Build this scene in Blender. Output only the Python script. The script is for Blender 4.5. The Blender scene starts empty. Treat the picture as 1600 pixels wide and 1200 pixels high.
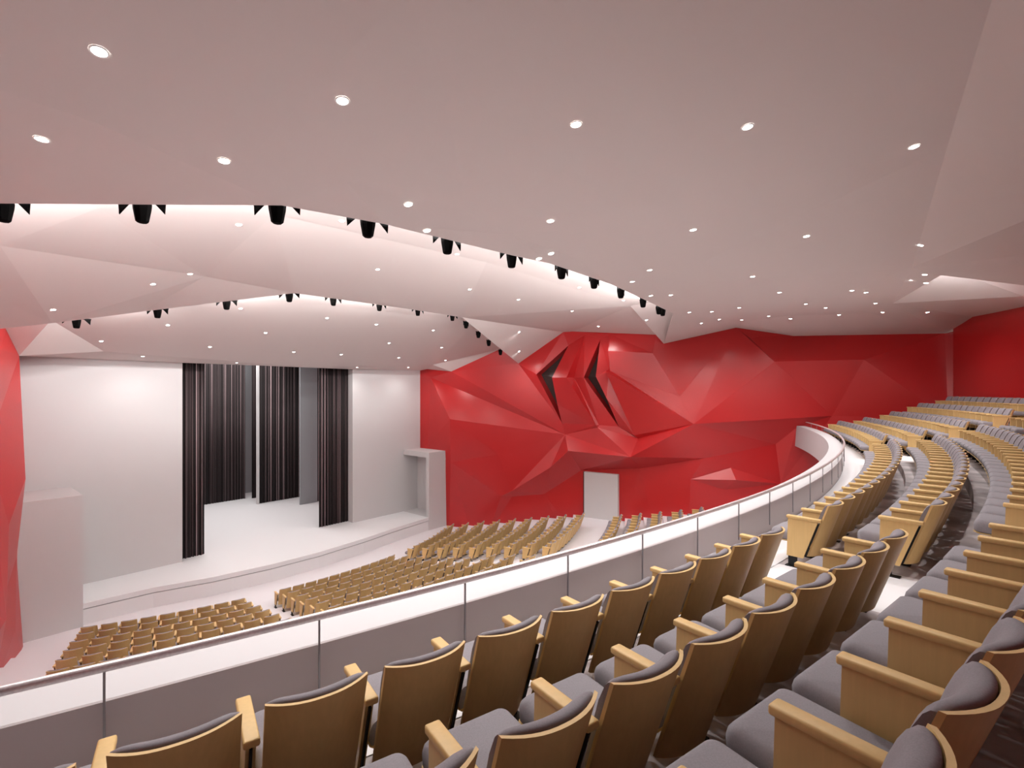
import bpy, bmesh, math, random
from mathutils import Vector, Matrix
from mathutils.geometry import delaunay_2d_cdt, intersect_point_tri_2d
from mathutils.bvhtree import BVHTree
random.seed(7)
SC = bpy.context.scene
COL = SC.collection
PI = math.pi
ZO = 9.17                                   # eye height over the stalls floor
# ------------------------------------------------------------- the measured viewpoint
FPX, YH = 771.33, 611.94
A0 = -0.70
CU, CV = 44.186, -13.342                    # where the camera stands in the hall plan
FW = Vector((math.sin(A0), math.cos(A0)))   # viewing direction in plan
RT = Vector((math.cos(A0), -math.sin(A0)))  # to the right in plan
def ray(x, y):
    a = (x - 800) / FPX; b = -(y - YH) / FPX
    return Vector((FW.x + RT.x * a, FW.y + RT.y * a, b))
def at_t(x, y, t):
    r = ray(x, y); return Vector((CU + r.x * t, CV + r.y * t, ZO + r.z * t))
def at_z(x, y, z):                          # z is measured from eye level
    return at_t(x, y, z / ray(x, y).z)
def at_u(x, y, u):
    return at_t(x, y, (u - CU) / ray(x, y).x)
def at_surf(x, y, fn, d=0.0):
    t = 4.0
    r = ray(x, y)
    while t < 90:
        if fn(CU + r.x * t, CV + r.y * t) + d >= 0: break
        t += .02
    return at_t(x, y, t)
def pix(P):
    d = Vector((P.x - CU, P.y - CV)); dep = d.dot(FW)
    if dep < .05: return None
    return 800 + FPX * d.dot(RT) / dep, YH - FPX * (P.z - ZO) / dep, dep
WP = [(-5, 9.2), (10, 9.2), (16.7, 9.2), (19.6, 9.3), (21.1, 9.9), (22.2, 10.25), (25.2, 11.6), (26.2, 12.0), (27.1, 12.3), (28.2, 12.5),
      (30.3, 12.85), (32.7, 13.35), (34, 13.75), (38.7, 16.5), (41, 16.4), (44.8, 17.0), (52, 18.3)]
def W(u):
    for (a, b), (c, d) in zip(WP, WP[1:]):
        if u <= c: return b + (d - b) * (u - a) / (c - a)
    return 18.3
AX = -0.9                                   # centre line of the hall
def WL(u): return 2 * AX - W(u)
def on_right(x, y, d=0): return at_surf(x, y, lambda u, v: v - W(u), d)
def on_left(x, y, d=0): return at_surf(x, y, lambda u, v: WL(u) - v, d)
def on_rear(x, y, R=48.2): return at_surf(x, y, lambda u, v: math.hypot(u, v) - R)

# ------------------------------------------------------------- materials
def srgb(r, g, b):
    f = lambda c: (c / 255 / 12.92) if c / 255 <= .04045 else ((c / 255 + .055) / 1.055) ** 2.4
    return (f(r), f(g), f(b), 1)
def mat(name, col, rough=.6, metal=0, spec=.5, noise=None, bump=0, bscale=200, emit=0, coat=0):
    m = bpy.data.materials.new(name); m.use_nodes = True
    nt = m.node_tree; b = nt.nodes['Principled BSDF']
    b.inputs['Base Color'].default_value = col
    b.inputs['Roughness'].default_value = rough
    b.inputs['Metallic'].default_value = metal
    b.inputs['Specular IOR Level'].default_value = spec
    if coat: b.inputs['Coat Weight'].default_value = coat
    if emit:
        b.inputs['Emission Color'].default_value = col; b.inputs['Emission Strength'].default_value = emit
    tc = nt.nodes.new('ShaderNodeTexCoord')
    if noise:
        scale, amt, stretch, det = noise
        mp = nt.nodes.new('ShaderNodeMapping'); mp.inputs['Scale'].default_value = stretch
        nz = nt.nodes.new('ShaderNodeTexNoise'); nz.inputs['Scale'].default_value = scale; nz.inputs['Detail'].default_value = det
        cr = nt.nodes.new('ShaderNodeValToRGB')
        cr.color_ramp.elements[0].position = .35; cr.color_ramp.elements[1].position = .68
        cr.color_ramp.elements[0].color = tuple(c * (1 - amt) for c in col[:3]) + (1,)
        cr.color_ramp.elements[1].color = tuple(min(1, c * (1 + amt)) for c in col[:3]) + (1,)
        nt.links.new(tc.outputs['Object'], mp.inputs[0]); nt.links.new(mp.outputs[0], nz.inputs['Vector'])
        nt.links.new(nz.outputs['Fac'], cr.inputs[0]); nt.links.new(cr.outputs[0], b.inputs['Base Color'])
    if bump:
        n2 = nt.nodes.new('ShaderNodeTexNoise'); n2.inputs['Scale'].default_value = bscale
        bp = nt.nodes.new('ShaderNodeBump'); bp.inputs['Strength'].default_value = bump; bp.inputs['Distance'].default_value = .02
        nt.links.new(tc.outputs['Object'], n2.inputs['Vector']); nt.links.new(n2.outputs['Fac'], bp.inputs['Height'])
        nt.links.new(bp.outputs[0], b.inputs['Normal'])
    return m
M = dict(
    ceil=mat('ceiling plaster', srgb(212, 204, 201), .75, spec=.2),
    white=mat('white plaster', srgb(203, 202, 202), .7, spec=.25),
    floorw=mat('pale screed', srgb(222, 220, 223), .6, spec=.3),
    stage=mat('stage boards painted white', srgb(228, 229, 230), .55, spec=.3),
    red=mat('red lacquered panel', srgb(182, 30, 32), .34, spec=.6, bump=.12, bscale=26),
    carpet=mat('grey carpet', srgb(178, 170, 173), .75, spec=.25, noise=(1.6, .38, (1, 1, 1), 6)),
    wood=mat('pale plywood', srgb(212, 178, 120), .45, spec=.35, noise=(3, .03, (14, 14, 1.2), 3)),
    fabric=mat('grey upholstery', srgb(138, 133, 138), .85, spec=.15, noise=(160, .06, (1, 1, 1), 2)),
    black=mat('black metal', srgb(14, 14, 15), .5, spec=.3),
    lampblack=mat('black lamp paint', srgb(10, 10, 10), .9, spec=.05),
    chrome=mat('brushed steel', srgb(225, 217, 219), .3, metal=.5, noise=(60, .08, (1, 1, 1), 2)),
    post=mat('grey metal post', srgb(150, 147, 150), .4, metal=.3),
    pane=mat('dark booth glass', srgb(62, 52, 50), .35, spec=.3),
    grey=mat('grey stage panel', srgb(150, 153, 156), .7),
    lens=mat('lamp lens', (1, .97, .94, 1), .5, emit=14),
    ring=mat('white lamp ring', srgb(235, 232, 230), .5),
)
def curtain_mat():
    m = bpy.data.materials.new('striped velvet'); m.use_nodes = True
    nt = m.node_tree; b = nt.nodes['Principled BSDF']; b.inputs['Roughness'].default_value = .8
    tc = nt.nodes.new('ShaderNodeTexCoord'); mp = nt.nodes.new('ShaderNodeMapping'); mp.inputs['Scale'].default_value = (1, 1, .001)
    nz = nt.nodes.new('ShaderNodeTexNoise'); nz.inputs['Scale'].default_value = 11; nz.inputs['Detail'].default_value = 4
    cr = nt.nodes.new('ShaderNodeValToRGB')
    cr.color_ramp.elements[0].position = .5; cr.color_ramp.elements[0].color = srgb(26, 17, 18)
    cr.color_ramp.elements[1].position = .66; cr.color_ramp.elements[1].color = srgb(190, 166, 168)
    e = cr.color_ramp.elements.new(.58); e.color = srgb(66, 50, 52)
    nt.links.new(tc.outputs['Object'], mp.inputs[0]); nt.links.new(mp.outputs[0], nz.inputs['Vector'])
    nt.links.new(nz.outputs['Fac'], cr.inputs[0]); nt.links.new(cr.outputs[0], b.inputs['Base Color'])
    return m
M['curtain'] = curtain_mat()

# ------------------------------------------------------------- helpers
def tag(o, label=None, cat=None, group=None, kind=None):
    if label: o['label'] = label
    if cat: o['category'] = cat
    if group: o['group'] = group
    if kind: o['kind'] = kind
    return o
def obj(name, verts, faces, m, parent=None, smooth=False, midx=None):
    me = bpy.data.meshes.new(name); me.from_pydata([tuple(v) for v in verts], [], faces)
    for x in (m if isinstance(m, (list, tuple)) else [m]): me.materials.append(x)
    if midx: me.polygons.foreach_set('material_index', midx)
    if smooth: me.polygons.foreach_set('use_smooth', [True] * len(me.polygons))
    me.update()
    o = bpy.data.objects.new(name, me); COL.objects.link(o)
    if parent: o.parent = parent
    return o
def struct(name, verts, faces, m, parent=None, **k):
    o = obj(name, verts, faces, m, parent, **k)
    if not parent: o['kind'] = 'structure'
    return o
def empty(name, loc, rz=0, parent=None):
    o = bpy.data.objects.new(name, None); COL.objects.link(o); o.location = loc; o.rotation_euler.z = rz
    o.empty_display_size = .1
    if parent: o.parent = parent
    return o
class MB:
    def __init__(s): s.v = []; s.f = []; s.m = []
    def add(s, verts, faces, mi=0):
        n = len(s.v); s.v += [Vector(v) for v in verts]; s.f += [tuple(i + n for i in f) for f in faces]; s.m += [mi] * len(faces)
    def box(s, x0, x1, y0, y1, z0, z1, mi=0):
        s.add([(x0, y0, z0), (x1, y0, z0), (x1, y1, z0), (x0, y1, z0), (x0, y0, z1), (x1, y0, z1), (x1, y1, z1), (x0, y1, z1)],
              [(0, 3, 2, 1), (4, 5, 6, 7), (0, 1, 5, 4), (1, 2, 6, 5), (2, 3, 7, 6), (3, 0, 4, 7)], mi)
    def prism(s, poly, ax, a, b, mi=0):
        # polygon in the other two axes extruded along axis ax
        n = len(poly); vs = []
        for c in (a, b):
            for p in poly:
                q = list(p); q.insert(ax, c); vs.append(q)
        fs = [tuple(range(n)), tuple(range(2 * n - 1, n - 1, -1))] + [(i, i + n, (i + 1) % n + n, (i + 1) % n) for i in range(n)]
        s.add(vs, fs, mi)
    def bevelbox(s, x0, x1, y0, y1, z0, z1, r, seg=2, mi=0):
        bm = bmesh.new(); bmesh.ops.create_cube(bm, size=1)
        for v in bm.verts: v.co = Vector(((x0 + x1) / 2 + v.co.x * (x1 - x0), (y0 + y1) / 2 + v.co.y * (y1 - y0), (z0 + z1) / 2 + v.co.z * (z1 - z0)))
        bmesh.ops.bevel(bm, geom=bm.edges[:], offset=r, segments=seg, affect='EDGES', profile=.5)
        bm.verts.index_update()
        s.add([v.co.copy() for v in bm.verts], [tuple(v.index for v in f.verts) for f in bm.faces], mi); bm.free()
    def tube(s, pts, r, n=10, mi=0, cap=True):
        rings = []
        for i, p in enumerate(pts):
            p = Vector(p); a = Vector(pts[max(0, i - 1)]); b = Vector(pts[min(len(pts) - 1, i + 1)]); t = (b - a).normalized()
            up = Vector((0, 0, 1)) if abs(t.z) < .9 else Vector((1, 0, 0)); x = t.cross(up).normalized(); y = x.cross(t)
            rings.append([p + x * r * math.cos(2 * PI * k / n) + y * r * math.sin(2 * PI * k / n) for k in range(n)])
        vs = [v for R in rings for v in R]; fs = []
        for i in range(len(rings) - 1):
            for k in range(n): fs.append((i * n + k, i * n + (k + 1) % n, (i + 1) * n + (k + 1) % n, (i + 1) * n + k))
        if cap: fs += [tuple(range(n - 1, -1, -1)), tuple((len(rings) - 1) * n + k for k in range(n))]
        s.add(vs, fs, mi)
    def build(s, name, m, parent=None, smooth=False):
        return obj(name, s.v, s.f, m, parent, smooth, s.m if isinstance(m, (list, tuple)) else None)
def recalc(o):
    bm = bmesh.new(); bm.from_mesh(o.data); bmesh.ops.recalc_face_normals(bm, faces=bm.faces); bm.to_mesh(o.data); bm.free(); return o
def shade_auto(o, ang=35):
    me = o.data; bm = bmesh.new(); bm.from_mesh(me)
    bmesh.ops.recalc_face_normals(bm, faces=bm.faces)
    for f in bm.faces: f.smooth = True
    for e in bm.edges:
        if len(e.link_faces) == 2 and e.calc_face_angle(0) > math.radians(ang): e.smooth = False
    bm.to_mesh(me); bm.free(); return o

# ------------------------------------------------------------- faceted surfaces: measured corner points joined by triangles
def facets(points, creases, proj, fill=None):
    """points: name -> Vector; creases: lists of names; returns verts, faces"""
    names = list(points); idx = {n: i for i, n in enumerate(names)}
    p2 = [Vector(proj(points[n])) for n in names]
    ed = []
    for c in creases:
        for a, b in zip(c, c[1:]): ed.append((idx[a], idx[b]))
    vs, es, fs, ov, oe, of = delaunay_2d_cdt(p2, ed, [], 0, 1e-5)
    out = []
    for i, v in enumerate(vs):
        if ov[i]: out.append(points[names[ov[i][0]]].copy())
        else: out.append(fill(v) if fill else Vector((v.x, v.y, 3)))
    return out, [tuple(f) for f in fs], vs

# ---- right wall
RW = {}
def rw(n, x, y, d=0): RW[n] = on_right(x, y, d)
for n, x, y in [('T0', 665, 578), ('T1', 705, 580.5), ('T2', 780, 546), ('T3', 810, 568), ('T4', 880, 519), ('T5', 895, 518), ('T6', 1025, 523),
                ('T7', 1037, 537), ('T8', 1150, 512), ('T9', 1240, 525)]:
    rw(n, x, y)
RW['T10'] = on_rear(1476.5, 521)
for n, x, y, d in [('p0', 673, 590, .05), ('p1', 703, 655, .45), ('K', 883, 679, .15), ('p2', 778, 710, .35), ('p3', 704, 722, .2), ('p4', 783, 775, .5),
                   ('pl', 668, 697, .0), ('R1', 887.5, 704.5, 1.1), ('R0b', 860, 730.5, 1.0), ('R0', 800, 767, .55),
                   ('q0', 800, 776, .2), ('q1', 850, 772, .15), ('q2', 908, 735, .1),
                   ('r2', 934, 668, .35), ('r3', 997, 685, .15), ('R3', 985, 714, 1.2), ('r5', 1084, 662.5, .8),
                   ('q3', 1000, 732, .15), ('q4', 1100, 716, .1), ('q5', 1212, 694, .05), ('o6', 1212, 655, .9), ('o7', 1245, 668, .5),
                   ('d1', 1079, 749, 0), ('d2', 1142, 731, 0), ('d3', 1220, 756, 0), ('d4', 1132, 765, 0), ('dc', 1150, 750, .5),
                   ('V5', 1020, 552, .2), ('V1', 1210, 565, .7), ('V4', 1350, 562, .2), ('V3', 1300, 650, .05), ('V7', 1172, 528, .1), ('V8', 1062, 620, .35),
                   ('a1', 838, 585, .35), ('s1b', 888, 540, .0), ('s1c', 862.5, 590, .55), ('s1d', 878, 661, .15), ('s1m', 871, 632, .4),
                   ('r1t', 914, 523, 0), ('r1b', 885, 590, .8), ('r1e', 931, 664, .4), ('v2', 897, 590, .25), ('v2e', 936, 664, .3),
                   ('s2a', 912, 590, .4), ('s2b', 938, 530, 0), ('s2c', 931, 588, .65), ('s2m', 947.5, 622, .45), ('s2d', 967, 667, .15),
                   ('t3', 951, 523, .08), ('e3', 946, 580, .85), ('e3b', 991, 680, .3), ('w3', 952, 577, .15), ('w3t', 954.5, 523, .0)]:
    rw(n, x, y, d)
for i, u in enumerate((-1.5, 8, 16.7, 19.6, 21.1, 22.2, 25.2, 26.2, 27.1, 28.2, 30.3, 32.7, 34, 38.7, 41, 44.8, 49.5)):
    RW['b%d' % i] = Vector((u, W(u), ZO - 9.4)); RW['h%d' % i] = Vector((u, W(u), ZO + 5.6))
RW['c0'] = Vector((44.9, 17.0, ZO - 1.2)); RW['c1'] = Vector((49, W(49), ZO + 2)); RW['z0'] = Vector((16.7, 9.2, ZO - 4)); RW['z1'] = Vector((8, 9.2, ZO - 4)); RW['z2'] = Vector((16.7, 9.2, ZO + 1.5))
RWC = [['T0', 'T1', 'T2', 'T3', 'T4', 'T5', 'T6', 'T7', 'T8', 'T9', 'T10'], ['T0', 'p0', 'K'], ['p0', 'p1', 'K'], ['p1', 'p2', 'K'], ['pl', 'p1', 'p3'], ['p2', 'p3', 'p4'], ['p2', 'R0'],
       ['p4', 'R0', 'R0b', 'R1', 'R3', 'r5', 'o6', 'o7'], ['p4', 'q0', 'q1', 'q2', 'q3', 'q4', 'q5'], ['K', 'r2', 'r3', 'r5'], ['K', 'R1'], ['K', 'R3'], ['r2', 'R3'], ['r3', 'R3'], ['R1', 'q2'],
       ['K', 'R0'], ['d1', 'd2', 'd3', 'd4', 'd1'], ['d1', 'dc', 'd3'], ['d2', 'dc', 'd4'],
       ['T3', 'a1'], ['a1', 's1b', 's1c', 's1m', 's1d', 'a1'], ['s1b', 'T5'], ['s1c', 'r1b', 'r1t'], ['r1b', 'r1e'], ['r1t', 'v2', 'v2e'], ['s1d', 'K'],
       ['v2', 's2a'], ['s2a', 's2b', 's2c', 's2m', 's2d', 's2a'], ['s2c', 'e3', 't3'], ['e3', 'e3b'], ['w3t', 'w3', 'e3b'], ['s2d', 'r3'],
       ['w3', 'r5'], ['V5', 'V8', 'r5'], ['T7', 'V5'], ['T8', 'V1'], ['V1', 'r5'], ['V1', 'V3'], ['T9', 'V1'], ['T9', 'V4'], ['T8', 'V7', 'V1'], ['r5', 'V3'], ['w3', 'V8'], ['T8', 'r5']]
SLOTS = [['a1', 's1b', 's1c', 's1m', 's1d'], ['s2a', 's2b', 's2c', 's2m', 's2d']]
def inpoly(p, poly):
    c = False; j = len(poly) - 1
    for i in range(len(poly)):
        if (poly[i][1] > p[1]) != (poly[j][1] > p[1]) and p[0] < (poly[j][0] - poly[i][0]) * (p[1] - poly[i][1]) / (poly[j][1] - poly[i][1]) + poly[i][0]: c = not c
        j = i
    return c
uz = lambda P: (P.x, P.z)
vs, fs, p2 = facets(RW, RWC, uz, lambda v: Vector((v.x, W(v.x) - .3, v.y)))
slotp = [[uz(RW[n]) for n in s] for s in SLOTS]
keep = []
for f in fs:
    c = sum((Vector(p2[i]) for i in f), Vector((0, 0))) / len(f)
    if any(inpoly(c, s) for s in slotp): continue
    keep.append(f)
for s in SLOTS:                              # reddish reveals round each slot
    n = len(vs)
    for k in s: vs.append(RW[k].copy()); vs.append(RW[k] + Vector((-.1, .7, 0)))
    m = len(s)
    for i in range(m): keep.append((n + 2 * i, n + 2 * i + 1, n + 2 * ((i + 1) % m) + 1, n + 2 * ((i + 1) % m)))
struct('wall_right', vs, keep, M['red'])
for k, s in enumerate(SLOTS):
    v = [RW[n] + Vector((-.1, .66, 0)) for n in s]
    struct('window_%d' % (k + 1), v, [tuple(range(len(v)))], M['pane'])
# ---- left wall
LW = {}
for n, x, y, d in [('a', 10, 514, 0), ('b', 30, 556, 0), ('c', 0, 545, .1), ('e', 40, 748, .5), ('f', -20, 700, .2), ('g', 14, 820, .5), ('h', 26, 870, .05), ('i', -8, 960, .3), ('j', 10, 967, .9), ('k', -10, 985, .2), ('l', 24, 985, .2)]:
    LW[n] = on_left(x, y, d)
for i, u in enumerate((-1.5, 8, 16.7, 19.6, 22.2, 26.2, 30.3, 34, 38.7, 44.8, 49.5)):
    LW['b%d' % i] = Vector((u, WL(u), ZO - 9.4)); LW['h%d' % i] = Vector((u, WL(u), ZO + 5.6))
vs, fs, p2 = facets(LW, [['a', 'b'], ['e', 'g', 'j'], ['i', 'j', 'k'], ['e', 'f'], ['g', 'h']], uz, lambda v: Vector((v.x, WL(v.x), v.y)))
struct('wall_left', vs, fs, M['red'])
# ---- rear wall (curved)
vs = []; fs = []
for i in range(61):
    a = -.62 + i * (.362 + .62) / 60
    for z in (-9.4, 5.6): vs.append((48.2 * math.cos(a), 48.2 * math.sin(a), ZO + z))
    if i: fs.append((2 * i - 2, 2 * i, 2 * i + 1, 2 * i - 1))
struct('wall_rear', vs, fs, M['red'], smooth=True)

# ------------------------------------------------------------- ceilings
xy = lambda P: (P.x, P.y); cam_pos = Vector((CU, CV, ZO))
def H(u, v, z): return Vector((u, v, ZO + z))
C1 = {}
for n, x, y, z in [('E0', -350, 312, 2.5), ('E1', 0, 318, 2.6), ('E2', 440, 321, 2.6), ('E2b', 600, 350, 2.62), ('E3', 800, 399, 2.75), ('E4', 857, 411, 2.8), ('E5', 955, 444, 3.0), ('E6', 1015, 472, 3.1), ('E7', 1052, 490, 3.2),
                   ('U0', -350, 20, 2.75), ('U1', 0, 107, 2.76), ('U2', 175, 155, 2.76), ('U3', 400, 235, 2.74), ('U4', 540, 282, 2.76), ('U5', 800, 367, 2.84), ('U6', 900, 404, 2.93), ('U7', 1017, 447, 3.1), ('U8', 1157, 503, 3.5),
                   ('L0', -350, 60, 2.69), ('L1', 0, 142, 2.70), ('L2', 150, 192, 2.68), ('L3', 280, 250, 2.65),
                   ('N1', 1425, 418, 3.3), ('N1a', 1480, 230, 3.42), ('N1b', 1556, -20, 3.5), ('N2', 1360, 441, 3.35), ('N3', 1355, 489, 3.4), ('N3b', 1230, 494, 3.5), ('N4', 1417, 487, 3.25), ('N5', 1395, 474, 3.35),
                   ('Q0', 1600, 345, 2.9), ('Q0b', 1700, 300, 2.8), ('Q1', 1470, 430, 3.2), ('Q2', 1600, 446, 2.95), ('Q2b', 1720, 462, 2.8), ('Q3', 1600, 463, 3.0), ('Q3b', 1720, 468, 3.0), ('Q1u', 1452, 410, 3.95), ('Q2u', 1610, 405, 3.95), ('Q2v', 1730, 420, 3.9),
                   ('M1', 640, -20, 3.2), ('M2', 690, 120, 3.05), ('M3', 730, 330, 2.86)]:
    C1[n] = at_z(x, y, z)
pA, pB, pC = C1['N1'], C1['N1a'], C1['M3']; pn = (pB - pA).cross(pC - pA)
for n_, x_, y_ in (('M1', 640, -20), ('M2', 690, 120), ('N1b', 1556, -20)):
    r_ = ray(x_, y_); C1[n_] = at_t(x_, y_, (pA - cam_pos).dot(pn) / r_.dot(pn))
    print(n_, C1[n_].z - ZO)
C1['Q00'] = at_z(1800, 100, 3.0)
C1['T7'] = RW['T7']; C1['T8'] = RW['T8']; C1['T9'] = RW['T9']; C1['T10'] = RW['T10']
C1['N6'] = on_rear(1520, 495); C1['N7'] = on_rear(1600, 479); C1['N8'] = on_rear(1800, 470)
C1['x0'] = H(47.6, -6, 3.05); C1['x1'] = H(47.9, 4, 3.3); C1['x2'] = H(46.2, -15.6, 3.2); C1['x3'] = H(41, -17.5, 3.3); C1['x4'] = H(47.6, -9, 3.05); C1['x5'] = H(43.8, -20, 3.4); C1['x6'] = H(39, -18, 3.1)
v, f, _ = facets(C1, [['E0', 'E1', 'E2', 'E2b', 'E3', 'E4', 'E5', 'E6', 'E7', 'T7', 'T8', 'T9', 'T10', 'N6', 'N7'], ['U0', 'U1', 'U2', 'U3', 'U4', 'M3', 'U5', 'U6', 'U7', 'U8', 'T8'], ['L0', 'L1', 'L2', 'L3', 'E2'],
                      ['N1b', 'N1a', 'N1', 'N2', 'U8'], ['N1', 'Q0', 'Q0b'], ['N1', 'Q1', 'Q2', 'Q2b'], ['N5', 'Q1u', 'Q2u', 'Q2v'], ['Q1', 'N5', 'N4', 'N3', 'N3b', 'U8'], ['N5', 'Q3', 'Q3b'], ['N5', 'N6'], ['N4', 'T10'], ['N4', 'N6'], ['N3', 'T9'], ['M1', 'M2', 'M3'], ['N1', 'N5']], xy)
# drop triangles outside the front edge
edge = [xy(C1[n]) for n in ('E0', 'E1', 'E2', 'E2b', 'E3', 'E4', 'E5', 'E6', 'E7', 'T7')]
outside = edge + [(20, 20), (20, -30)]
f = [t for t in f if not inpoly(((v[t[0]].x + v[t[1]].x + v[t[2]].x) / 3, (v[t[0]].y + v[t[1]].y + v[t[2]].y) / 3), outside)]
def lip(verts, faces, names, pts, h=.11, back=0):
    n = len(verts)
    for k in names:
        verts.append(pts[k].copy()); verts.append(pts[k] + Vector((0.02, 0, h)))
    for i in range(len(names) - 1): faces.append((n + 2 * i, n + 2 * i + 2, n + 2 * i + 3, n + 2 * i + 1))
lip(v, f, ['E0', 'E1', 'E2', 'E2b', 'E3', 'E4', 'E5', 'E6', 'E7', 'T7'], C1)
struct('ceiling', v, f, M['ceil']); ceil_data = [(v, f)]
C2 = {}
for n, x, y, z in [('F1', 8, 513, 1.82), ('F2', 82, 505, 2.0), ('F3', 222, 487, 2.55), ('F4', 460, 458, 3.2), ('F5', 640, 483, 3.35), ('F6', 722, 496, 3.4),
                   ('A1', 0, 384, 2.9), ('A0', -200, 380, 2.7), ('A2', 320, 432, 3.25), ('A3', 155, 325, 3.35), ('B1', 428, 335, 3.7), ('D1', 985, 478, 3.85), ('A4', 760, 410, 4.0)]:
    C2[n] = at_z(x, y, z)
for n in ('T3', 'T4', 'T5', 'T6', 'T7'): C2[n] = RW[n]
C2['F0'] = on_left(-60, 520)
C2['r0'] = H(36, -17, 3.5); C2['r1'] = H(38, -14, 3.75); C2['r2'] = H(40, -8, 4.0); C2['r3'] = H(40, 0, 4.2); C2['r4'] = H(38, 8, 4.3); C2['r5'] = H(37, 14.5, 4.4)
v, f, _ = facets(C2, [['F0', 'F1', 'F2', 'F3', 'F4', 'F5', 'F6', 'T3', 'T4', 'T5', 'T6', 'T7'], ['A0', 'A1', 'A2', 'F4'], ['A1', 'A3'], ['B1', 'F4'], ['T5', 'D1'], ['F6', 'T4'], ['A3', 'r1'], ['D1', 'r4']], xy)
names2 = ['F0', 'F1', 'F2', 'F3', 'F4', 'F5', 'F6', 'T3']
outside = [xy(C2[n]) for n in names2] + [(10, 20), (10, -30)]
f = [t for t in f if not inpoly(((v[t[0]].x + v[t[1]].x + v[t[2]].x) / 3, (v[t[0]].y + v[t[1]].y + v[t[2]].y) / 3), outside)]
lip(v, f, names2, C2, .1)
struct('ceiling', v, f, M['ceil']); ceil_data.append((v, f))
US = 16.7
C3 = {}
for n, x, y in [('g0', 51, 557), ('g1', 285, 567), ('g2', 400, 571), ('g3', 548, 577), ('T0', 665, 579)]: C3[n] = at_u(x, y, US)
C3['T1'] = RW['T1']; C3['T2'] = RW['T2']
C3['h0'] = at_z(162, 549, 1.6); C3['h1'] = at_z(480, 573.5, 1.36); C3['h2'] = at_z(676, 570, 1.75)
C3['i0'] = on_left(30, 556); C3['i1'] = on_left(2, 500); C3['i2'] = at_z(80, 500, 2.35)
pB, pC = C3['h1'] - C3['h0'], H(32, 2, 4.55) - C3['h0']; pn = pB.cross(pC)
def on_q(u, v):
    return Vector((u, v, C3['h0'].z - (pn.x * (u - C3['h0'].x) + pn.y * (v - C3['h0'].y)) / pn.z))
C3['i2'] = at_t(80, 500, (C3['h0'] - cam_pos).dot(pn) / ray(80, 500).dot(pn))
for n_, u_, v_ in (('j0', 29, -13), ('j1', 31, -9), ('j2', 32, -4), ('j3', 32, 2)): C3[n_] = on_q(u_, v_)
C3['j4'] = H(30, 8, 4.4); C3['j5'] = H(27, 12.4, 3.9); C3['j6'] = H(24, 11.3, 3.1)
0 and print({k: tuple(round(c, 2) for c in (p.x, p.y, p.z - ZO)) for k, p in C3.items()})
v, f, _ = facets(C3, [['g0', 'g1', 'g2', 'g3', 'T0', 'T1', 'T2'], ['i0', 'h0', 'h1', 'g3'], ['h0', 'i2', 'j0'], ['i0', 'i1'], ['i1', 'i2'], ['T0', 'h2', 'T2'], ['g0', 'i0'], ['T1', 'h2']], xy)
struct('ceiling', v, f, M['ceil']); ceil_data.append((v, f))
BV = [BVHTree.FromPolygons([tuple(p) for p in vv], ff) for vv, ff in ceil_data]
# roof slab well above the panels closes the hall
vs = [H(-2, -24, 5.5), H(52, -24, 5.5), H(52, 22, 5.5), H(-2, 22, 5.5)]
struct('ceiling', vs, [(0, 1, 2, 3)], M['ceil'])

# ------------------------------------------------------------- stage
ZS = ZO - 8.2
vl = at_u(285, 700, US).y; vr = at_u(551, 700, US).y
wl, wr = WL(US) - .3, W(US) + .3
mb = MB()
mb.box(US - .5, US, wl, vl, -.2, ZO + 3.2); mb.box(US - .5, US, vr, wr, -.2, ZO + 3.2); mb.box(US - .5, US, vl, vr, ZO + 2.1, ZO + 3.2)
struct('wall_front', mb.v, mb.f, M['white'])
mb = MB()
mb.box(1.8, 2.0, -14, 13, ZS - .2, ZO + 3.2); mb.box(2.0, US - .5, -14, -13.8, ZS, ZO + 3.2); mb.box(2.0, US - .5, 12.8, 13, ZS, ZO + 3.2); mb.box(1.8, US - .5, -14, 13, ZO + 3.2, ZO + 3.3)
struct('wall_backstage', mb.v, mb.f, M['grey'])
BU = 19.35; BZ = ZO - 3.98
bl0, bl1, br0, br1 = WL(19) - .3, -9.45, 7.75, 9.55
front = [(19.2, -9.45), (19.4, -7.2), (20.0, -5.2), (20.35, -2.8), (20.4, -.4), (20.1, 2.4), (19.7, 4.6), (19.3, 7.75)]
def slab(front, back_u, z0, z1, off=0):
    n = len(front); vs = []
    for z in (z0, z1): vs += [(u + off, v, z) for u, v in front] + [(back_u, front[-1][1], z), (back_u, front[0][1], z)]
    k = n + 2
    return vs, [tuple(range(k, 2 * k)), tuple(range(k - 1, -1, -1))] + [(i, (i + 1) % k, (i + 1) % k + k, i + k) for i in range(k)]
mb = MB()
v, f = slab(front, US - 1, -.05, ZS - .235, .0); mb.add(v, f)
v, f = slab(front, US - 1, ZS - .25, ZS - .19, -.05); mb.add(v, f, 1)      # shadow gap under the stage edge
v, f = slab(front, US - 1, ZS - .2, ZS, .012); mb.add(v, f)
mb.box(1.9, US - .99, -13.9, 12.9, ZS - .3, ZS)
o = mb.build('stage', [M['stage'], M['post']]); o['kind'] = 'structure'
# side blocks by the stage: left solid, right with an opening towards the stage
mb = MB(); mb.box(US - .05, BU, bl0, bl1, -.05, BZ)
struct('stage_side_block', mb.v, mb.f, M['white'])
mb = MB()
mb.box(US - .05, BU, br0, br1, BZ - .34, BZ); mb.box(BU - .28, BU, br0, br1, -.05, BZ - .34); mb.box(US - .05, BU - .28, 8.95, 9.1, -.05, BZ - .34); mb.box(US - .05, BU - .28, br0, 8.95, -.05, ZS)
struct('stage_side_block', mb.v, mb.f, M['white'])

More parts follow.
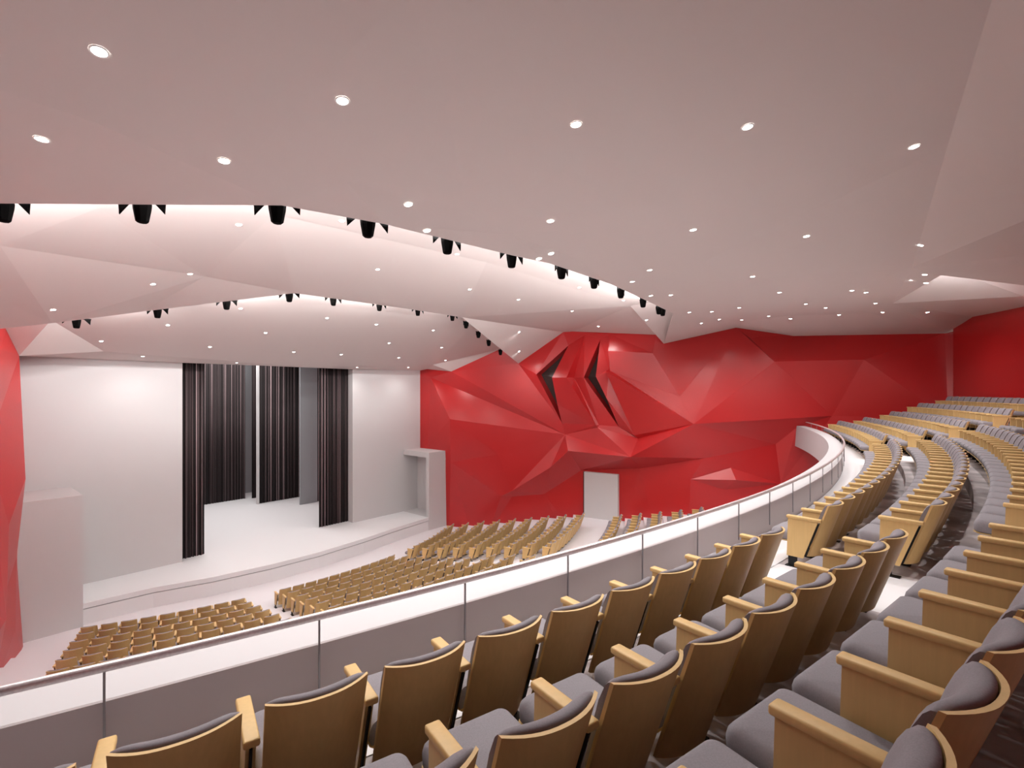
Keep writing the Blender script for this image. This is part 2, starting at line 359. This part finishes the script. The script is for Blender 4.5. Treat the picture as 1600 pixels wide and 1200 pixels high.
def curtain(u, v0, v1, label, ztop=ZO + 2.6, zb=ZS + .01, amp=.07, seed=1, depth=0):
    rnd = random.Random(seed); n = max(40, int((v1 - v0) / .02)); vs = []; fs = []
    ph = [rnd.uniform(0, 6.28) for _ in range(4)]
    for i in range(n + 1):
        s = v0 + (v1 - v0) * i / n
        uu = u + amp * (.6 * math.sin(s * 34 + ph[0] + 1.2 * math.sin(s * 5 + ph[1])) + .4 * math.sin(s * 57 + ph[2])) + depth * i / n
        vs += [(uu - .01, s, zb), (uu - .01, s, ztop), (uu + .01, s, zb), (uu + .01, s, ztop)]
        if i:
            a = 4 * (i - 1); b = 4 * i
            fs += [(a + 2, b + 2, b + 3, a + 3), (a, a + 1, b + 1, b), (a, b, b + 2, a + 2), (a + 1, a + 3, b + 3, b + 1)]
    fs += [(0, 2, 3, 1), (4 * n, 4 * n + 1, 4 * n + 3, 4 * n + 2)]
    o = obj('stage_curtain', vs, fs, M['curtain'], smooth=True)
    return tag(o, label, 'curtain', 'dark striped stage curtains')
vx = lambda x, u: at_u(x, 700, u).y
curtain(16.28, vx(285, 16.2) - .12, vx(318.5, 16.2), 'narrow dark striped curtain at the left edge of the stage opening', seed=1)
curtain(16.1, vx(498, 16.1), vx(544.5, 16.1), 'dark striped curtain at the right edge of the stage opening', seed=2)
curtain(4.1, vx(300, 4.1), vx(383.5, 4.1), 'wide dark curtain deep on stage, left of the grey strip', seed=3)
curtain(4.5, vx(393, 4.5), vx(410, 4.5), 'thin dark curtain sliver between grey strip and central curtain', seed=4)
curtain(6.75, vx(404.5, 6.75), vx(468, 6.75), 'central dark curtain hanging deep on stage beside the grey panel', seed=5)
curtain(9.3, vx(492, 9.3), vx(540, 9.3), 'dark curtain behind the right front curtain, mostly hidden', seed=6)
def flat(x0, x1, u, label, th=.12):
    mb = MB(); mb.box(u - th, u, vx(x0, u), vx(x1, u), ZS, ZO + 2.6)
    return tag(mb.build('scenery_flat', M['grey']), label, 'panel')
flat(469, 496, 9.45, 'broad grey upright panel between the central and right curtains')
mb = MB(); mb.box(6.72, 6.9, vx(401, 6.8), vx(404.3, 6.8), ZS, ZO + 2.6); tag(mb.build('scenery_flat', M['white']), 'slim white upright edging left of the central stage curtain', 'panel')

# door in the right wall
P = [on_right(913, 737, .3), on_right(965.5, 740, .3)]
P0z = [p.z for p in P]; P = [Vector((p.x, p.y, 0)) for p in P]
dirn = (P[1] - P[0]).normalized(); nrm = Vector((dirn.y, -dirn.x, 0))
z0, z1 = ZO - 7.7, P0z[0]
mb = MB()
for a, b, za, zb2, o1, o2, mi in ((-.08, .0, z0, z1, -.25, -.02, 1), (0, (P[1] - P[0]).length, z0, z1, -.25, .03, 0)):
    q = [P[0] + dirn * a, P[0] + dirn * b]
    vs = [(p + nrm * oo + Vector((0, 0, z))) for z in (za, zb2) for p, oo in ((q[0], o1), (q[1], o1), (q[1], o2), (q[0], o2))]
    mb.add(vs, [(0, 3, 2, 1), (4, 5, 6, 7), (0, 1, 5, 4), (1, 2, 6, 5), (2, 3, 7, 6), (3, 0, 4, 7)], mi)
o = mb.build('door_1', [M['white'], M['pane']]); o['kind'] = 'structure'

# ------------------------------------------------------------- stalls floor
OC = Vector((5.432, -1.087)); OR0, ODR = 18.469, 1.021
def orow(k): return (OR0 + ODR * k, 8.19 - .185 * k) if k < 9 else (28.66 + 1.02 * (k - 9), 6.71 - .185 * (k - 9))
SH = .84                                     # seat height, floor to top of back
def polar(c, R, a, z): return Vector((c.x + R * math.cos(a), c.y + R * math.sin(a), z))
mb = MB()
steps = [(0, 9.17)]
prof = [(10.5, ZO - 9.17)]
for k in range(18):
    R, h = orow(k); zf = ZO - h - SH
    if k == 0: prof[0] = (10.5, zf)
    else:
        Rb = orow(k - 1)[0] + .2
        prof += [(Rb, prof[-1][1]), (Rb + .01, zf)]
prof.append((44, prof[-1][1]))
N = 96
vs = []; fs = []
for i in range(N + 1):
    a = -.85 + 1.7 * i / N
    for R, z in prof: vs.append(polar(OC, R, a, z))
m = len(prof)
for i in range(N):
    for j in range(m - 1): fs.append((i * m + j, i * m + j + 1, (i + 1) * m + j + 1, (i + 1) * m + j))
struct('floor', vs, fs, M['floorw'])

# ------------------------------------------------------------- balcony
BR = [43.66, 44.67, 45.67, 46.67, 47.67]
BT = [-1.42, -1.22, -.92, -.52, -.22]
BF = [ZO + t - .84 for t in BT]
bprof = [(42.47, BF[0])]
for k in range(1, 5): bprof += [(BR[k - 1] + .14, BF[k - 1]), (BR[k - 1] + .15, BF[k])]
bprof.append((48.25, BF[4]))
AIS = [(-.172, -.1425), (.1225, .1545)]
def in_aisle(a): return any(p < a < q for p, q in AIS)
angs = [-.62 + i * (.405 + .62) / 130 for i in range(131)] + [x for p in AIS for x in p]
angs = sorted(angs); vs = []; fs = []; mi = []
m = len(bprof)
O0 = Vector((0, 0))
for a in angs:
    for R, z in bprof: vs.append(polar(O0, R, a, z))
for i in range(len(angs) - 1):
    am = (angs[i] + angs[i + 1]) / 2
    for j in range(m - 1):
        fs.append((i * m + j, i * m + j + 1, (i + 1) * m + j + 1, (i + 1) * m + j)); mi.append(0 if (in_aisle(am) or bprof[j + 1][0] < 43.0) else 1)
# front walkway strip in pale screed
o = struct('floor', vs, fs, [M['floorw'], M['carpet']], midx=mi)
mb = MB()
wk = []; 
# pale front walkway, a thin layer in front of the first row
vs = []; fs = []
aa = [-.62 + i * (.4 + .62) / 110 for i in range(111)]
for a in aa:
    for R in (42.47, 43.12): vs.append(polar(O0, R, a, BF[0] + .006))
fs = [(2 * i, 2 * i + 1, 2 * i + 3, 2 * i + 2) for i in range(110)]
struct('floor', vs, fs, M['floorw'])
# balcony front: ledge, inner face, fascia, soffit
LZ = ZO - 1.785
fp = [(42.46, BF[0] - .02), (42.46, LZ - .05), (42.482, LZ - .045), (42.482, LZ - .008), (42.47, LZ), (42.09, LZ), (42.05, ZO - 2.86), (42.5, ZO - 2.9), (48.3, ZO - 3.0)]
m = len(fp); vs = []; fs = []; n = 140
for i in range(n + 1):
    a = -.62 + i * (.404 + .62) / n
    vs += [polar(O0, R, a, z) for R, z in fp]
for i in range(n):
    for j in range(m - 1): fs.append((i * m + j, i * m + j + 1, (i + 1) * m + j + 1, (i + 1) * m + j))
M['parapet'] = mat('grey painted parapet', srgb(208, 200, 201), .7)
mi = [1 if j < 4 else 0 for i in range(n) for j in range(m - 1)]
M['ledge'] = mat('painted ledge', srgb(186, 183, 185), .65)
o = struct('balcony_front', vs, fs, [M['ledge'], M['parapet']], midx=mi)

# handrail with its posts
hr = empty('handrail', (42.5, 0, LZ)); tag(hr, 'long curved steel handrail along the balcony ledge', 'handrail')
RZ = ZO - 1.585
mb = MB(); mb.tube([polar(O0, 42.5, -.33 + i * .72 / 150, RZ) - hr.location for i in range(151)], .027, 12)
o = mb.build('rail', M['chrome'], hr, True)
k = 0
pa = -.2476 - .0277 * 3
mb = MB(); mb.box(-.007, .007, -.006, .006, 0, .55)
for i in range(int((.385 - pa) / .0277) + 1):
    a = pa + .0277 * i
    if i == 0:
        p0 = mb.build('post', M['post'], hr); p = p0
    else:
        p = p0.copy(); COL.objects.link(p)
    p.parent = hr; p.location = polar(O0, 42.5, a, ZO - 2.135) - hr.location; p.rotation_euler.z = a

# ------------------------------------------------------------- seats
def seat_parts():
    """returns dict part -> MB in seat coordinates: y to the rear, back tips at y=0, floor z=0"""
    P = {}
    def yc(s, z): return .085 * (1 - abs(s) ** 2.3) - (SH - z) * .34
    nx = 14
    # shell
    mb = MB(); zs = [.15, .38, .62, SH]; vs = []
    for side, dy in ((0, 0), (1, .02)):
        for z in zs:
            for i in range(nx + 1):
                s = -1 + 2 * i / nx; vs.append((s * (.226 + .008 * (z - .15) / .69), yc(s, z) + dy, z))
    W1 = nx + 1; n = len(zs) * W1; fs = []
    for j in range(len(zs) - 1):
        for i in range(nx):
            a = j * W1 + i; fs.append((a, a + 1, a + 1 + W1, a + W1)); fs.append((n + a, n + a + W1, n + a + 1 + W1, n + a + 1))
    for i in range(nx):
        a = (len(zs) - 1) * W1 + i; fs.append((a, a + 1, n + a + 1, n + a)); fs.append((i, n + i, n + i + 1, i + 1))
    for j in range(len(zs) - 1):
        a = j * W1; fs.append((a, a + W1, n + a + W1, n + a)); a += nx; fs.append((a, n + a, n + a + W1, a + W1))
    mb.add(vs, fs); P['backrest'] = mb
    # back cushion
    mb = MB(); prof = [(.36, 0), (.36, .035), (.40, .06), (.56, .078), (.72, .085), (.79, .084), (.828, .074), (.848, .052), (.852, .028), (.846, .008), (.83, 0)]; vs = []; fs = []
    for (z, t) in prof:
        for i in range(nx + 1):
            s = -1 + 2 * i / nx; e = 1 - .45 * abs(s) ** 6
            vs.append((s * (.214 + .012 * (z - .36) / .5), yc(s * .95, z) - .003 - t * e, z - (.02 * abs(s) ** 6 if z > .78 else 0)))
    k = len(prof)
    for j in range(k):
        for i in range(nx):
            a = j * W1 + i; b = ((j + 1) % k) * W1 + i; fs.append((a, a + 1, b + 1, b))
    fs.append(tuple(j * W1 for j in range(k))); fs.append(tuple(j * W1 + nx for j in range(k - 1, -1, -1)))
    mb.add(vs, fs); P['back_cushion'] = mb
    # seat cushion: rounded front corners, slight crown
    mb = MB()
    def outline(g):
        pts = []
        x, y0, y1, r = .238 - g, -.67 + g, -.21, .045
        for c, a0 in (((x - r, y0 + r), -90),):
            for q in range(6): a = math.radians(a0 + 18 * q); pts.append((c[0] + r * math.cos(a), c[1] + r * math.sin(a)))
        pts.append((x, y1)); pts.append((-x, y1))
        for q in range(6): a = math.radians(180 + 18 * q); pts.append((-(x - r) + r * math.cos(a), y0 + r + r * math.sin(a)))
        return pts
    lv = [(.32, .012), (.335, .0), (.39, -.002), (.418, .004), (.438, .018), (.45, .038)]
    vs = []; fs = []; m = len(outline(0))
    for z, g in lv: vs += [(x, y, z - .05 * (y + .67)) for x, y in outline(g)]
    for j in range(len(lv) - 1):
        for i in range(m): fs.append((j * m + i, j * m + (i + 1) % m, (j + 1) * m + (i + 1) % m, (j + 1) * m + i))
    fs.append(tuple(range(m - 1, -1, -1))); fs.append(tuple((len(lv) - 1) * m + i for i in range(m)))
    mb.add(vs, fs); P['seat_cushion'] = mb
    mb = MB(); vs = []; fs = []
    for z, g in ((.302, .02), (.319, -.004)): vs += [(x, y, z - .05 * (y + .67)) for x, y in outline(g)]
    fs = [(i, (i + 1) % m, (i + 1) % m + m, i + m) for i in range(m)] + [tuple(range(m - 1, -1, -1)), tuple(range(m, 2 * m))]
    mb.add(vs, fs); P['seat_pan'] = mb
    # side panel, arm pad, pedestal
    mb = MB(); mb.prism([(-.43, .63), (-.085, .63), (-.255, .135), (-.445, .135)], 0, -.022, .022); P['side_panel'] = mb
    mb = MB(); mb.bevelbox(-.036, .036, -.45, -.05, .622, .66, .01, 2); P['arm_pad'] = mb
    mb = MB(); mb.box(-.016, .016, -.43, -.33, .012, .135); mb.box(-.04, .04, -.46, -.25, 0, .012)
    mb.prism([(-.095, .6), (-.075, .6), (-.228, .16), (-.248, .16)], 0, -.006, .006); P['pedestal_and_gap_shade'] = mb  # thin black strip paints in the shade of the open panel-to-back gap
    return P
SP = seat_parts()
PM = {'backrest': 'wood', 'back_cushion': 'fabric', 'seat_cushion': 'fabric', 'seat_pan': 'wood', 'side_panel': 'wood', 'arm_pad': 'wood', 'pedestal_and_gap_shade': 'black'}
def part_mesh(name):
    o = SP[name].build(name, M[PM[name]]); shade_auto(o, 70 if 'cushion' in name else 45)
    me = o.data; bpy.data.objects.remove(o); return me
PME = {k: part_mesh(k) for k in SP}
# one merged mesh for seats too far away to show parts, with and without the second arm
def merged(both):
    mb = MB(); mats = ['wood', 'fabric', 'black']
    for k in SP:
        for sx in ((.28,) if not both else (.28, -.28)) if k in ('side_panel', 'arm_pad', 'pedestal_and_gap_shade') else (0,):
            mb.add([v + Vector((sx, 0, 0)) for v in SP[k].v], SP[k].f, mats.index(PM[k]))
    o = mb.build('auditorium_seat', [M[m] for m in mats]); shade_auto(o, 40); me = o.data; bpy.data.objects.remove(o)
    return me, mb
FAR1, MB1 = merged(False); FAR2, MB2 = merged(True)

ORD = ['', 'first', 'second', 'third', 'fourth', 'fifth', 'sixth', 'seventh', 'eighth', 'ninth', 'tenth', 'eleventh', 'twelfth', 'thirteenth', 'fourteenth', 'fifteenth', 'sixteenth', 'seventeenth', 'eighteenth', 'nineteenth', 'twentieth',
       'twenty-first', 'twenty-second', 'twenty-third', 'twenty-fourth', 'twenty-fifth', 'twenty-sixth', 'twenty-seventh', 'twenty-eighth', 'twenty-ninth', 'thirtieth', 'thirty-first', 'thirty-second', 'thirty-third', 'thirty-fourth']
seats = []      # (c, R, angle, floorz, both_arms, label, group, visible, dist)
RAIL = [(-50, 1091), (0, 1080), (200, 1035), (400, 987), (682, 918), (800, 889), (978, 838), (1200, 769), (1275, 736), (1317, 698)]
def rail_y(x):
    for (a, b), (c, d) in zip(RAIL, RAIL[1:]):
        if x <= c: return b + (d - b) * (x - a) / (c - a)
    return 650
# balcony blocks
BROW = ['front', 'second', 'third', 'fourth', 'back']
pitch = [.0128, .01254, .01226, .012, .01175]
def bal(k, centres, block, frm):
    n = len(centres)
    for i, a in enumerate(centres):
        both = (i == n - 1)
        P = polar(O0, BR[k], a, BF[k] + .6); q = pix(P)
        if q is None: continue
        m = 75 if q[2] > 3 else 420
        q2 = pix(polar(O0, BR[k] - .5, a, BF[k] + .46)) or (9e3, 0, 1)
        vis = (-m < q[0] < 1600 + m * .4 and q[1] < 1200 + m) or (0 < q2[0] < 1600 and q2[1] < 1230 and q2[2] > .4)
        o_ = ORD[(n - i) if frm == 'last' else (i + 1)] if max(n - i, i + 1) < 35 else 'far'
        lab = 'grey-cushioned wooden seat, %s from the %s aisle, %s balcony row, %s block' % (o_, 'near' if block != 'far' else 'far', BROW[k], block)
        seats.append([O0, BR[k], a, BF[k], both, lab, 'seats in the %s row of the balcony' % BROW[k], vis, q[2], q])
last1 = [-.1790, -.1797, -.1750]
for k in range(3):
    cs = [last1[k] - (.0128 if k == 0 else pitch[k]) * i for i in range(24)][::-1]
    bal(k, cs, 'near', 'last')
first2 = [-.1351, -.1384, -.1372, -.1365, -.136]; n2 = [21, 21, 22, 22, 22]
for k in range(5):
    st = [.0126, .01254, .01226, .012, .01175][k]
    bal(k, [first2[k] + st * i for i in range(n2[k])], 'middle', 'first')
end3 = [.361, .357, .352, .348, .345]
for k in range(5):
    a0_, a1_ = .156, end3[k]; n = round((a1_ - a0_) * BR[k] / .555); st = (a1_ - a0_) / n
    bal(k, [a0_ + st * (i + .5) for i in range(n)], 'far', 'first')
# stalls
L0 = [-.499, -.486, -.476, -.467, -.459, -.451, -.446, -.441, -.436]
LT = [-.221, -.217, -.212, -.207, -.203, -.199, -.196, -.193, -.19]
MT = [.163, .157, .153, .148, .144, .139, .156, .155, .152]
RA_ = [.243, .238, .233, .229, .2235, .220, .2155, .2115, .209]
RE = [.503, .492, .487, .477, .468, .457, .452, .443, .438, .445, .438, .432, .43, .432]
def stalls(k, a0_, a1_, block, frm):
    R, h = orow(k); n = max(1, round((a1_ - a0_) * R / .557)); st = (a1_ - a0_) / n; zf = ZO - h - SH
    for i in range(n):
        a = a0_ + st * (i + .5); P = polar(OC, R, a, ZO - h); q = pix(P)
        if q is None: continue
        vis = -25 < q[0] < 1625 and q[1] < rail_y(q[0]) + 2
        if k >= 9 and block != 'right': vis = False
        if frm == 'last': o_, side = ORD[n - i], 'right'
        else: o_, side = ORD[i + 1], 'left'
        lab = 'ply-backed stalls seat, %s from %s end of its %s block, %s row from stage' % (o_, side, block, ORD[k + 1])
        seats.append([OC, R, a, zf, i == n - 1, lab, 'stalls seats in the %s block' % block, vis, q[2], q])
for k in range(9):
    stalls(k, L0[k], LT[k], 'left', 'last'); stalls(k, -.156 + .0005 * k, MT[k], 'middle', 'first'); stalls(k, RA_[k], RE[k], 'right', 'first')
for k in range(9, 14):
    stalls(k, -.15, .148, 'middle', 'first'); stalls(k, .207 - .002 * (k - 9), RE[k], 'right', 'first')
visible = sorted([s for s in seats if s[7]], key=lambda s: s[8])
print('SEATS visible', len(visible), 'all', len(seats), 'balcony vis', sum(1 for s in visible if s[0] is O0))
single, rest = visible[:300], visible[300:]
for s in seats:
    if not s[7] and s[0] is OC and s[8] < 45 and s[9][1] < rail_y(s[9][0]) + 130: rest.append(s)
for c, R, a, zf, both, lab, grp, vis, dist, q in single:
    loc = polar(c, R, a, zf); rz = a - PI / 2
    if dist < 19:
        r = empty('auditorium_seat', loc, rz); tag(r, lab, 'seat', grp)
        for nme in ('pedestal_and_gap_shade', 'side_panel', 'seat_pan', 'seat_cushion', 'backrest', 'back_cushion'):
            for sx in ((.28, -.28) if both else (.28,)) if nme in ('pedestal_and_gap_shade', 'side_panel') else (0,):
                o = bpy.data.objects.new(nme, PME[nme]); COL.objects.link(o); o.parent = r; o.location = (sx, 0, 0)
                if nme == 'side_panel':
                    p = bpy.data.objects.new('arm_pad', PME['arm_pad']); COL.objects.link(p); p.parent = o
    else:
        o = bpy.data.objects.new('auditorium_seat', FAR2 if both else FAR1); COL.objects.link(o); o.location = loc; o.rotation_euler.z = rz
        tag(o, lab, 'seat', grp)
if rest:
    mb = MB(); mats = [M['wood'], M['fabric'], M['black']]
    bm = bmesh.new()
    V = []; F = []; MI = []
    for c, R, a, zf, both, lab, grp, vis, dist, q in rest:
        src = MB2 if both else MB1; mtx = Matrix.Translation(polar(c, R, a, zf)) @ Matrix.Rotation(a - PI / 2, 4, 'Z'); n = len(V)
        V += [mtx @ v for v in src.v]; F += [tuple(i + n for i in f) for f in src.f]; MI += src.m
    o = obj('auditorium_seats', V, F, mats, None, False, MI)
    shade_auto(o, 40)
    tag(o, 'farthest ply-backed stalls seats by the right wall and behind the balcony rail', 'seats', None, 'stuff')
    bm.free()

# ------------------------------------------------------------- recessed downlights
def dl_mesh():
    mb = MB(); n = 20
    vs = []
    for r, z in ((.056, 0), (.056, -.006), (.07, -.008), (.07, .0)): vs += [(r * math.cos(2 * PI * k / n), r * math.sin(2 * PI * k / n), z) for k in range(n)]
    fs = [(j * n + k, j * n + (k + 1) % n, (j + 1) * n + (k + 1) % n, (j + 1) * n + k) for j in range(3) for k in range(n)]
    mb.add(vs, fs); ring = mb
    mb = MB(); mb.add([(.058 * math.cos(2 * PI * k / n), .058 * math.sin(2 * PI * k / n), -.003) for k in range(n)], [tuple(range(n - 1, -1, -1))])
    return ring, mb
ring, lens = dl_mesh()
o = ring.build('trim_ring', M['ring']); ringm = o.data; bpy.data.objects.remove(o)
o = lens.build('lens', M['lens']); lensm = o.data; bpy.data.objects.remove(o)
def spotdata(name, e, size=2.3, r=.08, col=(1, .97, .94)):
    d = bpy.data.lights.new(name, 'SPOT'); d.energy = e; d.spot_size = size; d.spot_blend = .8; d.shadow_soft_size = r; d.color = col; return d
DL = [
 (0, 'nearest ceiling panel, big front row', 'leftmost', [(155, 80)]), ]
GROUPS = [
 (0, 'top row on the near ceiling slab', [(155, 80), (535, 157), (900, 194), (1168, 198), (1428, 229)]),
 (0, 'second row on the near ceiling slab', [(65, 217), (350, 251), (638, 319), (860, 345), (1083, 359), (1260, 369), (1438, 383)]),
 (0, 'faceted front band of the near ceiling slab', [(667, 360), (842, 404), (861, 396), (988, 440), (1017, 462), (1077, 488), (1096, 505), (1112, 487), (1124, 499)]),
 (0, 'third row on the near ceiling slab', [(1015, 422), (1176, 432), (1331, 454), (1353, 457), (1445, 429), (1447, 442)]),
 (0, 'row above the right red wall', [(1048, 461), (1155, 481), (1159, 500), (1201, 494), (1218, 457), (1235, 498), (1259, 475), (1290, 481), (1311, 492), (1368, 474), (1379, 488), (1449, 488)]),
 (1, 'upper run of the second ceiling panel', [(373, 351), (534, 345), (590, 421), (714, 397), (734, 452), (810, 468), (894, 486), (905, 449), (974, 469)]),
 (1, 'lower run of the second ceiling panel', [(83, 484), (239, 444), (297, 428), (811, 519), (811, 549), (935, 510), (1010, 500)]),
 (2, 'upper run of the ceiling panel by the stage', [(262, 508), (376, 482), (415, 520), (511, 497), (588, 507), (677, 516), (608, 536), (690, 543), (696, 563)]),
 (2, 'lower run of the ceiling panel by the stage', [(158, 533), (223, 557), (328, 542), (370, 567), (459, 550), (533, 554), (558, 574), (623, 559), (638, 574)]),
]
SD = [spotdata('downlight beam', 125, 2.5), spotdata('downlight beam', 85, 2.6), spotdata('downlight beam', 58, 2.6)]
cam0 = Vector((CU, CV, ZO)); SD3 = spotdata('downlight beam', 50, 2.5)
cnt = 0
for pi_, where, pts in GROUPS:
    pts = sorted(pts); L = len(pts)
    for i, (x, y) in enumerate(pts):
        r = ray(x, y); hit = BV[pi_].ray_cast(cam0, r.normalized())
        if hit[0] is None: print('NOHIT', where, x, y); continue
        P, Nn = hit[0], hit[1]
        if Nn.z > 0: Nn = -Nn
        e = empty('recessed_downlight', P + Nn * .002)
        e.rotation_mode = 'QUATERNION'; e.rotation_quaternion = (-Nn).to_track_quat('Z', 'Y')
        e['label'] = 'round recessed downlight, %s from left, %s' % (ORD[i + 1], where); e['category'] = 'ceiling light'; e['group'] = 'round recessed ceiling downlights'
        for nm, me in (('trim_ring', ringm), ('lens', lensm)):
            o = bpy.data.objects.new(nm, me); COL.objects.link(o); o.parent = e
        lo = bpy.data.objects.new('downlight_beam', SD[pi_] if 'right red wall' not in where else SD3); COL.objects.link(lo); lo.location = P + Vector((0, 0, -.05))
        cnt += 1
print('downlights', cnt)

# ------------------------------------------------------------- stage lamps under the ceiling lips
def lamp_parts():
    P = {}
    mb = MB()
    n = 8; vs = []
    for r, z in ((.1, .06), (.118, .0), (.112, -.07), (.082, -.24), (.06, -.26)): vs += [(r * math.cos(2 * PI * k / n + .39), r * math.sin(2 * PI * k / n + .39), z) for k in range(n)]
    fs = [(j * n + k, j * n + (k + 1) % n, (j + 1) * n + (k + 1) % n, (j + 1) * n + k) for j in range(4) for k in range(n)] + [tuple(range(n - 1, -1, -1)), tuple(range(4 * n, 5 * n))]
    mb.add(vs, fs); P['housing'] = mb
    mb = MB(); mb.prism([(.17, .02), (.33, .02), (.32, -.14)], 1, -.008, .008); P['barn_door'] = mb
    mb = MB(); mb.box(-.34, .34, -.015, .015, .02, .05); mb.box(-.015, .015, -.015, .015, .03, .22); P['bracket'] = mb
    return P
LP = lamp_parts()
LPM = {}
for k in LP:
    o = LP[k].build(k, M['lampblack']); shade_auto(o, 30); LPM[k] = o.data; bpy.data.objects.remove(o)
def edge_pt(pts, x, back=-.18):
    """point on a lip polyline that appears at picture column x"""
    for a, b in zip(pts, pts[1:]):
        pa_, pb = pix(a), pix(b)
        if pa_ and pb and min(pa_[0], pb[0]) <= x <= max(pa_[0], pb[0]):
            t0, t1 = 0., 1.
            for _ in range(30):
                tm = (t0 + t1) / 2; q = pix(a.lerp(b, tm))[0]
                if (q < x) == (pa_[0] < pb[0]): t0 = tm
                else: t1 = tm
            P = a.lerp(b, t0); d = (b - a); d.z = 0; d.normalize()
            return P, d
    return None
e1 = [C1[n] for n in ('E0', 'E1', 'E2', 'E2b', 'E3', 'E4', 'E5', 'E6', 'E7', 'T7')]
e2 = [C2[n] for n in names2]
L1X = [(-10, 1), (209, 1), (425, 1), (580, 1), (708, 1), (808, 1), (887, 1), (937, 1), (978, 1), (1012, 1), (1036, .95), (1042, .9), (1036.5, .8)]
L2X = [(119, .55), (241, .55), (350, .55), (449, .55), (525, .5), (597, .4), (657, .35), (711, .35), (733, .6), (752, .6), (768, .6), (786, .6)]
def place_lamps(lst, edge, where, grp):
    for i, (x, s) in enumerate(lst):
        r = edge_pt(edge, x)
        if not r: print('no edge', x); continue
        P, d = r
        nrm = Vector((-abs(d.y), 0, 0)) if False else Vector((d.y, -d.x, 0))
        if nrm.x > 0: nrm = -nrm
        sc = 1 if s >= .8 else 1
        e = empty('stage_spotlight', P + nrm * .16 + Vector((0, 0, .06 if s >= .8 else .02 + .2 * (.6 - s))), math.atan2(d.y, d.x))
        tag(e, 'black stage spotlight with barn doors, %s from left along the %s' % (ORD[i + 1], where), 'spotlight', grp)
        for k in LPM:
            o = bpy.data.objects.new(k, LPM[k]); COL.objects.link(o); o.parent = e
        o = bpy.data.objects.new('barn_door', LPM['barn_door']); COL.objects.link(o); o.parent = e; o.rotation_euler.z = PI
place_lamps(L1X, e1, 'near ceiling slab edge', 'stage spotlights under the near slab edge')
place_lamps(L2X, e2, 'second panel edge', 'stage spotlights under the second panel edge')

# ------------------------------------------------------------- light
def area(name, loc, target, sx, sy, e, col=(1, .96, .95)):
    d = bpy.data.lights.new(name, 'AREA'); d.shape = 'RECTANGLE'; d.size = sx; d.size_y = sy; d.energy = e; d.color = col
    o = bpy.data.objects.new(name, d); COL.objects.link(o); o.location = loc
    dr = (Vector(target) - Vector(loc)).normalized(); o.rotation_euler = dr.to_track_quat('-Z', 'Y').to_euler(); return o
# cove strips hidden above the two ceiling lips, washing the next panel
def coves(edge, inset, up, e, tgt, bv):
    for a, b in zip(edge, edge[1:]):
        L = (b - a).length
        if L < 1.2: continue
        k = max(1, int(L / 3))
        for i in range(k):
            P = a.lerp(b, (i + .5) / k)
            dd = (b - a); dd.z = 0; dd.normalize(); nn = Vector((dd.y, -dd.x, 0)); nn = nn if nn.x > 0 else -nn
            P = P + nn * inset
            zz = max([h[0].z for h in (bv.ray_cast(P + Vector((ox, oy, 4)), Vector((0, 0, -1))) for ox in (-.3, 0, .3) for oy in (-.4, 0, .4)) if h[0] is not None] or [P.z])
            P.z = max(zz, P.z) + up
            area('cove_strip', P, P + Vector((-nn.x, -nn.y, tgt[2])), L / k * .72, .1, e * L / k)
coves(e1[:-1], .45, .18, 44, (-1, .0, .22), BV[0])
coves(e2[:-1], .45, .22, 62, (-1, .0, .58), BV[1])
# strip tucked above the dark facet at the back of the balcony
pq = C1['Q1'].lerp(C1['Q2'], .25) + FW.to_3d() * .5 + Vector((0, 0, .2)); area('cove_strip', pq, C1['N5'].lerp(C1['Q3'], .4) + Vector((0, 0, .3)), 1.6, .1, 200)
# work lights over the stage
area('stage_work_light', H(12, -.7, 2.9), H(12.6, -.7, -8), 6, 8, 260)
area('stage_work_light', H(6, -.7, 2.9), H(6, -.7, -8), 6, 8, 330)
w = bpy.data.worlds.new('hall air'); SC.world = w; w.use_nodes = True
w.node_tree.nodes['Background'].inputs[0].default_value = (.8, .78, .8, 1); w.node_tree.nodes['Background'].inputs[1].default_value = .15

# ------------------------------------------------------------- camera
cd = bpy.data.cameras.new('camera'); cam = bpy.data.objects.new('camera', cd); COL.objects.link(cam)
cam.location = (CU, CV, ZO); cam.rotation_euler = (PI / 2, 0, -A0)
cd.sensor_width = 36; cd.lens = 36 * FPX / 1600; cd.shift_y = (YH - 600) / 1600; cd.clip_start = .05; cd.clip_end = 300
SC.camera = cam
SC.view_settings.view_transform = 'Standard'; SC.view_settings.look = 'None'; SC.view_settings.gamma = 1; SC.view_settings.use_curve_mapping = False
SC.view_settings.exposure = 1.08
